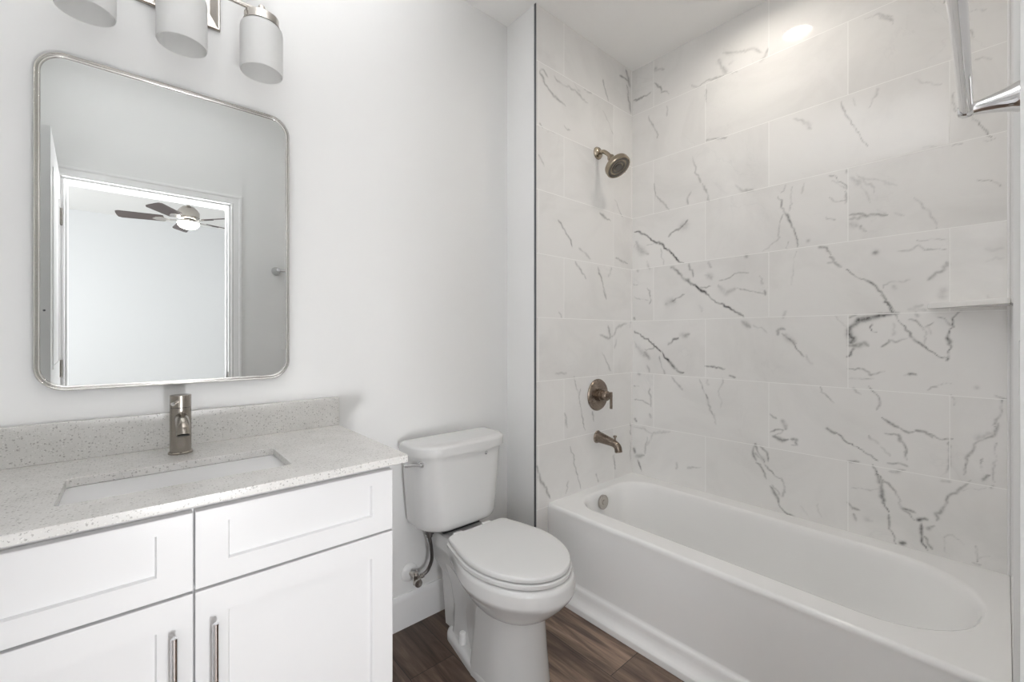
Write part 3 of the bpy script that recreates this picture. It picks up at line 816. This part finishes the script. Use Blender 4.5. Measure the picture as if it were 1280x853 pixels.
# ------------------------------------------------------------------ vanity light
LX = .102; LZ = 2.203; LY = 1.518
vl = empty('vanity_light', 'three-shade brushed nickel vanity light on the wall above the mirror', 'wall light', (LX, YB, 2.2))
bm = bmesh.new(); PX0, PX1, PZ0, PZ1 = 0.0, .205, 2.158, 2.278
R = lambda e, dep: [(a, YB - dep, b) for a, b in rrect(PX0 + e, PX1 - e, PZ0 + e, PZ1 - e, .0015, 2)]
loft(bm, [R(0, .0005), R(0, .008), R(.003, .011), R(.006, .011), R(.030, .030), R(.036, .030)], False, True)
obj('backplate', bm, M_fit, vl, ang=25)
bm = bmesh.new(); tube(bm, [(-.098, LY, LZ), (.303, LY, LZ)], .0065, 16); 
obj('crossbar', bm, M_fit, vl)
obj('arm', L([(.012, 0), (.012, .004), (.007, .008), (.007, .09)], (LX, YB - .028, LZ), (0, -1, 0), 16), M_fit, vl)
for k, sx in enumerate((-.092, .102, .298)):
    bm = L([(.0, .018), (.0085, .018), (.0095, .016), (.0095, -.012), (.016, -.014), (.044, -.016), (.0475, -.0185), (.0475, -.040), (.051, -.042), (.051, -.0445), (.0, -.0445)], (sx, LY, LZ), (0, 0, 1), 40)
    f = obj('fitter', bm, M_fit, vl)
    zt = LZ - .0455
    bm = L([(.040, zt), (.050, zt - .001), (.056, zt - .007), (.058, zt - .016), (.058, 2.016), (.0565, 2.0125), (.0545, 2.016), (.0545, zt - .016), (.050, zt - .008), (.040, zt - .006)], (sx, LY, 0), (0, 0, 1), 48, False, False)
    obj('glass_shade', bm, M_shade, vl, ang=60)
    bm = L([(.012, zt - .002), (.012, zt - .03), (.022, zt - .055), (.025, zt - .07), (.02, zt - .086), (.0, zt - .095)], (sx, LY, 0), (0, 0, 1), 20)
    obj('light_bulb', bm, M_plastic, vl)

# ------------------------------------------------------------------ toilet
TX = 1.02
toi = empty('toilet', 'white two-piece toilet with closed lid between vanity and bathtub', 'toilet', (TX, YB - .38, 0))
def ss(a, b, x):
    t = min(max((x - a) / (b - a), 0), 1); return t * t * (3 - 2 * t)
def tsec(z, wb, bb, ws, wc, b, wf, n=26, rb=0.0):
    """plan outline of the bowl: w = distance from the wall, u = sideways"""
    def hw(q):
        if q > wc: return b * math.sqrt(max(0, 1 - ((q - wc) / (wf - wc)) ** 2))
        h = bb + (b - bb) * ss(ws, wc, q)
        if rb and q < wb + rb: h -= rb * (1 - math.sqrt(max(0, 1 - ((wb + rb - q) / rb) ** 2)))
        return h
    W = [wb + (wf - wb) * (1 - math.cos(PI * k / n)) / 2 for k in range(n + 1)]
    H = [hw(q) for q in W]
    r = [(TX + h, YB - q, z) for q, h in zip(W, H)]
    l = [(TX - h, YB - q, z) for q, h in zip(W, H)]
    return r + l[::-1][1:]
def T(*a): return tsec(*a)
bm = bmesh.new()
loft(bm, [T(.02, .12, .055, .2, .44, .09, .58), T(.232, .1, .06, .2, .44, .095, .588), T(.242, .085, .062, .18, .45, .108, .607), T(.262, .07, .07, .18, .46, .126, .637),
          T(.29, .055, .082, .18, .465, .147, .669), T(.318, .045, .09, .17, .468, .167, .696), T(.340, .038, .096, .16, .47, .1815, .7135), T(.350, .036, .099, .16, .47, .186, .7185), T(.358, .034, .10, .16, .47, .1875, .720), T(.388, .032, .101, .16, .47, .1855, .717),
          T(.398, .033, .10, .16, .47, .182, .713), T(.405, .036, .097, .16, .47, .174, .704), T(.407, .05, .085, .16, .47, .15, .68)])
# pedestal column
def psec(z, wb, b, wc, wf, r=.03, n=20):
    pts = [(TX + b * math.cos(a), YB - wc - (wf - wc) * math.sin(a), z) for a in [PI * k / n for k in range(n + 1)]]
    k = [(TX - b, YB - wb - r, z), (TX - b + r * .3, YB - wb - r * .3, z), (TX - b + r, YB - wb, z), (TX + b - r, YB - wb, z), (TX + b - r * .3, YB - wb - r * .3, z), (TX + b, YB - wb - r, z)]
    return pts + k
loft(bm, [psec(.0, .36, .124, .475, .615, .03), psec(.02, .362, .122, .475, .612), psec(.1, .366, .115, .478, .604), psec(.2, .372, .107, .48, .597), psec(.262, .378, .102, .48, .592)])
# foot plate and rear leg of the trapway
def foot(z, e): return tsec(z, .142 + e, .084 - e, .10, .46, .126 - e, .60 - e, 40, .055)
loft(bm, [foot(0, 0), foot(.016, 0), foot(.024, .003), foot(.030, .010), foot(.032, .02)])
def leg(z, a, y0, y1): return [(p, q, z) for p, q in rrect(TX - a, TX + a, YB - y1, YB - y0, .03, 6)]
loft(bm, [leg(.02, .074, .175, .44), leg(.06, .069, .18, .44), leg(.14, .067, .18, .44), leg(.22, .072, .16, .44), leg(.31, .085, .12, .44)])
bowl = obj('bowl', bm, M_porc, toi, ang=42)
for s in (-1, 1):
    obj('bolt_cap', L([(.0165, 0), (.0165, .012), (.0145, .034), (.012, .04), (0, .041)], (TX + s * .078, YB - .275, .031), (0, 0, 1), 20), M_plastic, toi)
# seat and lid
def ring(z, e, back=.252):
    wc, b, wf = .465, .180 - e, .706 - e
    n = 30; r = []
    for k in range(n + 1):
        a = -PI / 2 + PI * k / n
        r.append((TX + b * math.cos(a), YB - wc - (wf - wc) * math.sin(a)) if a > 0 else None)
    pts = []
    for k in range(25):
        a = PI * k / 24; pts.append((TX + b * math.cos(a), YB - wc - (wf - wc) * math.sin(a), z))
    bb = .135 - e; wb = back + e
    for q in (.43, .39, .35, .31, .285):      # left flank going back
        pts.append((TX - (bb + (b - bb) * ss(wb - .06, wc, q)), YB - q, z))
    for k in range(7):
        a = PI + k * PI / 12; pts.append((TX - (bb - .02) + .02 * math.cos(a) * 1.0, YB - (wb + .02) - .02 * math.sin(a) * -1, z)) if False else None
    x1 = bb + (b - bb) * ss(wb - .06, wc, .268)
    pts += [(TX - x1 + .003, YB - wb - .010, z), (TX - x1 + .012, YB - wb - .002, z), (TX - x1 + .03, YB - wb, z), (TX - .05, YB - wb, z), (TX + .05, YB - wb, z), (TX + x1 - .03, YB - wb, z), (TX + x1 - .012, YB - wb - .002, z), (TX + x1 - .003, YB - wb - .010, z)]
    for q in (.285, .31, .35, .39, .43):
        pts.append((TX + (bb + (b - bb) * ss(wb - .06, wc, q)), YB - q, z))
    return pts
bm = bmesh.new(); loft(bm, [ring(.4080, .013), ring(.4100, .001), ring(.422, -.0005), ring(.4248, .002), ring(.426, .010)])
obj('seat', bm, M_seat, toi, ang=50)
bm = bmesh.new(); loft(bm, [ring(.4295, .015), ring(.4302, .0042), ring(.438, .0032), ring(.444, .005), ring(.4475, .009)] + [[(TX + (x - TX) * q, YB - .47 + (y - YB + .47) * q, z) for x, y, _ in ring(0, .009)] for q, z in ((.86, .4492), (.55, .4505))])
obj('lid', bm, M_seat, toi, ang=50)
for s in (-1, 1):
    obj('hinge', B(TX + s * .07 - .022, TX + s * .07 + .022, YB - .252, YB - .222, .4075, .4365, .006), M_plastic, toi)
# tank
def tk(z, a, wf, r, e=0):
    q = rrect(TX - a + e, TX + a - e, YB - wf + e, YB - .018 - e, (r, r, .025, .025), 10)
    return [(x, y - .014 * (1 - ((x - TX) / a) ** 2) * ss(YB - .08, YB - wf, y), z) for x, y in q]
bm = bmesh.new()
loft(bm, [tk(.432, .15, .165, .07, .01), tk(.434, .172, .187, .085), tk(.442, .182, .193, .09), tk(.46, .187, .196, .09), tk(.6, .199, .201, .09), tk(.732, .208, .205, .09)])
tank = obj('tank', bm, M_porc, toi, ang=50)
obj('gasket', B(TX - .09, TX + .09, YB - .16, YB - .06, .4065, .4335, .004), M_black, toi)
bm = bmesh.new()
loft(bm, [tk(.733, .216, .213, .092, .004), tk(.735, .219, .216, .094), tk(.764, .221, .218, .094), tk(.771, .220, .217, .094, .003), tk(.7765, .218, .215, .09, .011), tk(.779, .215, .21, .085, .03)])
obj('tank_lid', bm, M_porc, toi, ang=50)
fl = Vector((TX - .186, YB - .158, .706)); dn = Vector((-.80, -.6, 0)).normalized()
lev = obj('flush_lever', L([(.0145, 0), (.0145, .006), (.011, .011), (.008, .012), (.008, .02), (.0, .021)], fl, dn, 24), M_chrome, toi)
sd = Vector((-.6, .8, 0)).normalized()
p0 = fl + dn * .018
obj('lever_arm', tube(bmesh.new(), [p0 - sd * .004, p0 + sd * .03 - Vector((0, 0, .002)), p0 + sd * .062 - Vector((0, 0, .007))], [.0055, .0052, .0068], 12), M_chrome, lev)
# small printed mark on the tank front
bm = bmesh.new()
bx_, bz_ = TX + .080, .711
lathe(bm, [(.0036, 0), (.0036, .0016), (0, .0016)], (bx_, YB - .2155, bz_), (.05, -1, 0), 14)
for k in range(7):
    a = PI * (k / 6); c, s_ = math.cos(a), math.sin(a)
    tube(bm, [(bx_ + c * .0055, YB - .2168 + c * .0005, bz_ + .002 + s_ * .0055), (bx_ + c * .0095, YB - .2168 + c * .001, bz_ + .002 + s_ * .0095)], .0006, 6)
obj('printed_mark', bm, M_edge, tank, label='tiny dark printed mark')

# water supply of the toilet
sup = empty('supply_valve', 'metal water stop valve with dark hose on the wall behind the toilet', 'valve', (.862, YB, .215))
obj('escutcheon', L([(.037, 0), (.037, .004), (.03, .010), (.014, .014), (0, .014)], (.862, YB - .0005, .217), (0, -1, 0), 28), M_plastic, sup, label='white round wall plate')
bm = L([(.0085, .012), (.0085, .05)], (.862, YB, .217), (0, -1, 0), 16)
lathe(bm, [(.0, -.022), (.011, -.022), (.012, -.018), (.012, .016), (.010, .026), (.0, .026)], (.862, YB - .058, .212), (0, 0, 1), 18)
lathe(bm, [(.008, 0), (.008, .016), (.010, .016), (.010, .028), (0, .028)], (.868, YB - .058, .212), (1, 0, .15), 16)
obj('valve_body', bm, M_fit, sup)
obj('valve_handle', L([(.006, 0), (.006, .012), (.015, .014), (.0165, .019), (.015, .026), (0, .027)], (.862, YB - .066, .208), (-.2, -1, 0), 20), M_fit, sup)
hp = catmull([(.894, YB - .058, .216), (.915, YB - .062, .232), (.925, YB - .075, .275), (.915, YB - .09, .33), (.90, YB - .1, .385)], 8)
obj('hose', tube(bmesh.new(), hp, .0075, 14), M_hose, sup)
obj('coupling_nut', L([(.012, 0), (.0125, .003), (.0125, .012), (.019, .014), (.019, .036), (.016, .045), (0, .045)], (.90, YB - .1, .386), (0, 0, 1), 12), M_hose, sup)

# ------------------------------------------------------------------ bathtub
tub = empty('bathtub', 'white alcove bathtub with plain apron against the marble tile', 'bathtub', (1.82, .71, 0))
TZ = .405
OXA, OXB, OYA, OYB = 1.478, XR - .0008, -.0098, YS - .0008
def outer(e): return rrect(OXA + e, OXB, OYA, OYB, (.006, .006, .006, .006), 9)
def basin(xe, yn, yf, z, rf=None):
    x0, x1 = 1.578 + xe, 2.092 - xe; y0, y1 = .040 + yf, 1.368 - yn
    rn = max(.145 - yn * .2, .05); r2 = min((x1 - x0) / 2 - .006, .245)
    return [(a, b, z) for a, b in rrect(x0, x1, y0, y1, (r2, r2, rn, rn), 9)]
Zs = lambda q, z: [(a, b, z) for a, b in q]
bm = bmesh.new()
loft(bm, [Zs(outer(.004), TZ - .022), Zs(outer(.0), TZ - .0205), Zs(outer(0), TZ - .013), Zs(outer(.0025), TZ - .006), Zs(outer(.007), TZ - .0015), Zs(outer(.014), TZ),
          basin(-.012, -.012, -.012, TZ), basin(-.005, -.005, -.005, TZ - .001), basin(0, 0, 0, TZ - .004), basin(.005, .004, .006, TZ - .012), basin(.010, .008, .014, TZ - .03), basin(.022, .016, .05, TZ - .12),
          basin(.036, .026, .11, TZ - .22), basin(.052, .04, .17, TZ - .285), basin(.078, .065, .22, TZ - .318), basin(.12, .11, .28, TZ - .327)], False, True)
obj('basin', bm, M_tub, tub, ang=60)
prof = [(1.436, 0), (1.4345, .003), (1.4345, .022), (1.437, .028), (1.446, .033), (1.456, .041), (1.462, .052), (1.4645, .066), (1.4655, .078), (1.468, .086), (1.473, .090), (1.4775, .094), (1.4795, .102), (1.4798, .13), (1.4798, .3842)]
bm = bmesh.new()
loft(bm, [[(a, OYA, z) for a, z in prof] + [(1.50, OYA, .3842), (1.50, OYA, 0)], [(a, OYB, z) for a, z in prof] + [(1.50, OYB, .3842), (1.50, OYB, 0)]])
obj('apron', bm, M_tub, tub, ang=40)
bm = L([(.0, .010), (.012, .0105), (.0125, .008), (.024, .0095), (.033, .009), (.036, .006), (.036, -.004)], (1.80, 1.3525, .352), (0, -1, .05), 32)
obj('overflow_plate', bm, M_fit, tub)
obj('drain', L([(0, .004), (.02, .004), (.034, .002), (.034, -.002)], (1.82, 1.17, TZ - .3265), (0, 0, 1), 28), M_fit, tub)

# ------------------------------------------------------------------ shower fittings
SXc = 1.858
sh = empty('wall_shower', 'bronze-toned round shower head on a short arm high on the tile', 'shower head', (SXc, YS, 2.17))
obj('wall_flange', L([(.033, 0), (.033, .004), (.028, .012), (.016, .018), (0, .018)], (SXc, YS - .0005, 2.172), (0, -1, 0), 32), M_shower, sh)
obj('shower_arm', tube(bmesh.new(), catmull([(SXc, YS - .012, 2.172), (SXc, YS - .04, 2.168), (SXc, YS - .066, 2.148), (SXc, YS - .085, 2.125)], 6), .0105, 16), M_shower, sh)
ax = Vector((-.02, -.60, -.80)).normalized(); p0 = Vector((SXc, YS - .082, 2.128))
hd = obj('spray_head', L([(0, 0), (.016, 0), (.019, .006), (.019, .02), (.026, .028), (.030, .036), (.030, .052), (.034, .056), (.058, .060), (.064, .064), (.066, .070), (.066, .086), (.063, .090), (.058, .0905), (.056, .088), (0, .088)], p0, ax, 44), M_shower, sh)
bm = L([(.0, .092), (.020, .092), (.021, .0895)], p0, ax, 32)
d_, u_, v_ = frame_of(ax)
lathe(bm, [(.0555, .0885), (.0555, .0905), (.046, .0905), (.045, .0885)], p0, ax, 36, False, False)
lathe(bm, [(.036, .0885), (.036, .0905), (.027, .0905), (.026, .0885)], p0, ax, 36, False, False)
for rr_, nn in ((.0505, 26), (.0315, 16), (.0115, 7)):
    for k in range(nn):
        a = 2 * PI * k / nn; q = p0 + d_ * .0885 + (u_ * math.cos(a) + v_ * math.sin(a)) * rr_
        lathe(bm, [(.0028, 0), (.0024, .0045), (0, .005)], q, d_, 8)
obj('spray_face', bm, M_rubber, hd, label='dark nozzle face')
q = p0 + d_ * .078
rt = Vector((1, 0, -.25)).normalized(); rt = (rt - d_ * rt.dot(d_)).normalized()
obj('spray_tab', tube(bmesh.new(), [q + rt * .062, q + rt * .077], [.004, .0035], 10), M_shower, hd)

va = empty('shower_valve', 'round brown nickel shower valve with lever above the tub spout', 'shower valve', (SXc, YS, .886))
obj('valve_plate', L([(.0845, 0), (.0845, .003), (.080, .009), (.066, .0125), (.034, .014), (0, .014)], (SXc, YS - .0005, .886), (0, -1, 0), 56), M_nickel_warm, va)
hub = obj('hub', L([(.033, .012), (.033, .034), (.030, .036), (.026, .036), (.026, .064), (.023, .068), (0, .068)], (SXc, YS, .886), (0, -1, 0), 36), M_nickel_warm, va)
bm = L([(.0075, .06), (.0075, .092), (0, .092)], (SXc, YS, .886), (0, -1, 0), 18)
tube(bm, [(SXc, YS - .088, .909), (SXc, YS - .088, .822)], .0072, 16)
obj('lever', bm, M_nickel_warm, hub)

sp = empty('tub_spout', 'brown nickel tub spout with diverter knob over the bathtub end', 'tub spout', (SXc, YS, .66))
path = catmull([(SXc, YS - .0006, .662), (SXc, YS - .018, .661), (SXc, YS - .07, .653), (SXc, YS - .108, .645), (SXc, YS - .128, .631), (SXc, YS - .134, .606)], 7)
rs = [.034 - .004 * min(1, i / 4) - .011 * ss(2, 22, i) for i in range(len(path))]
bm = tube(bmesh.new(), path, rs, 28)
obj('spout_body', bm, M_nickel_warm, sp, ang=50)
obj('spout_outlet', L([(.0155, 0), (.0155, .0012), (0, .0012)], (SXc, YS - .1342, .6063), (0, -.2, -1), 20), M_black, sp)
obj('diverter_knob', L([(.0042, 0), (.0042, .022), (.0085, .024), (.0095, .029), (.0075, .033), (0, .034)], (SXc, YS - .112, .655), (0, 0, 1), 18), M_nickel_warm, sp)

# corner shelf
bm = bmesh.new()
pl = [(XR - .0006, -.0098), (XR - .0006, .186)] + [(XR - .004, .188), (XR - .012, .186), (XR - .19, .004), (XR - .193, -.003), (XR - .192, -.0098)]
def sh_(z, e):
    cx, cy = XR - .05, .04
    return [(x + (cx - x) * e if 1 < k < 7 else x, y + (cy - y) * e if 1 < k < 7 else y, z) for k, (x, y) in enumerate(pl)]
loft(bm, [sh_(1.299, .02), sh_(1.302, 0), sh_(1.314, 0), sh_(1.317, .02)])
tag(obj('corner_shelf', bm, mat('shelf_marble', (.84, .835, .82), .12), ang=40), 'thin white triangular corner shelf on the marble tile', 'shelf')

# ------------------------------------------------------------------ towel bar on the wall with the door
tb = empty('towel_bar', 'chrome towel bar on the wall beside the doorway', 'towel rail', (.98, YF, 1.64))
BY, BZ = .050, 1.637; BX0, BX1 = .722, 1.214
bm = tube(bmesh.new(), [(BX0, BY - .010, BZ), (BX1, BY, BZ)], .0100, 28)
obj('bar', bm, M_chrome, tb)
for x in (BX0, BX1):
    bm = L([(.027, 0), (.027, .005), (.0235, .012), (.018, .03), (.0135, .05), (.0125, .0585), (.0135, .066), (.0145, .0705), (.0135, .076), (.0095, .0815), (.0, .083)], (x, YF + .0005, BZ), (0, 1, 0), 36)
    obj('post', bm, M_chrome, tb)

# light switch beside the doorway
sw = empty('light_switch', 'white rocker light switch on the wall beside the door casing', 'light switch', (.795, YF, 1.13))
obj('cover_plate', B(.752, .824, YF + .0003, YF + .006, 1.104, 1.220, .0025), M_plastic, sw)
obj('rocker', B(.771, .805, YF + .0055, YF + .010, 1.129, 1.195, .002), M_plastic, sw)

# recessed light over the tub
rl = empty('recessed_light', 'round recessed ceiling light above the bathtub', 'ceiling light', (1.83, .70, ZC))
bm = L([(LCR, -.018), (LCR, .0), (LCR + .003, .004), (.080, .005), (.085, .003), (.085, .0004), (LCR + .001, .0004), (LCR + .0012, -.018)], (LCX, LCY, ZC), (0, 0, -1), 48, False, False)
obj('trim_ring', bm, M_plastic, rl)
obj('lens', L([(LCR - .0005, -.019), (LCR - .0005, -.016), (0, -.016)], (LCX, LCY, ZC), (0, 0, -1), 48, True, True), M_lens, rl)

# ------------------------------------------------------------------ ceiling fan in the bedroom, seen in the mirror
FXc, FYc = .43, -2.41
fan = empty('ceiling_fan', 'five-blade ceiling fan with lit bowl, seen in the mirror', 'ceiling fan', (FXc, FYc, ZC))
obj('motor_housing', L([(.07, .0005), (.072, .03), (.05, .05), (.014, .055), (.014, .18), (.05, .19), (.08, .22), (.098, .25), (.098, .30), (.08, .322), (.06, .332), (.06, .345), (.085, .350), (.085, .357), (0, .357)], (FXc, FYc, ZC), (0, 0, -1), 40), M_fit, fan)
obj('light_bowl', L([(.092, .354), (.096, .362), (.092, .382), (.071, .406), (.04, .420), (0, .424)], (FXc, FYc, ZC), (0, 0, -1), 40, True, True), M_fanlens, fan)
for k in range(5):
    a = math.radians(194 + 72 * k); c, s_ = math.cos(a), math.sin(a)
    def pt(r, t, z): return (FXc + c * r - s_ * t, FYc + s_ * r + c * t, ZC + z)
    pit = -.26
    out = [(.20, -.05), (.22, -.058), (.45, -.064), (.55, -.066), (.575, -.053), (.58, -.03), (.58, .03), (.575, .053), (.55, .066), (.45, .064), (.22, .058), (.20, .05)]
    bm = bmesh.new()
    loft(bm, [[pt(r, t, -.335 + t * pit + e) for r, t in out] for e in (0, .007)])
    bl = obj('blade', bm, M_blade, fan)
    bm = bmesh.new()
    ou2 = [(.10, -.018), (.17, -.014), (.22, -.04), (.27, -.03), (.30, 0), (.27, .03), (.22, .04), (.17, .014), (.10, .018)]
    loft(bm, [[pt(r, t, -.342 + t * pit * min(1, max(0, (r - .12) * 10)) + e) for r, t in ou2] for e in (0, .005)])
    obj('blade_bracket', bm, M_fit, bl)
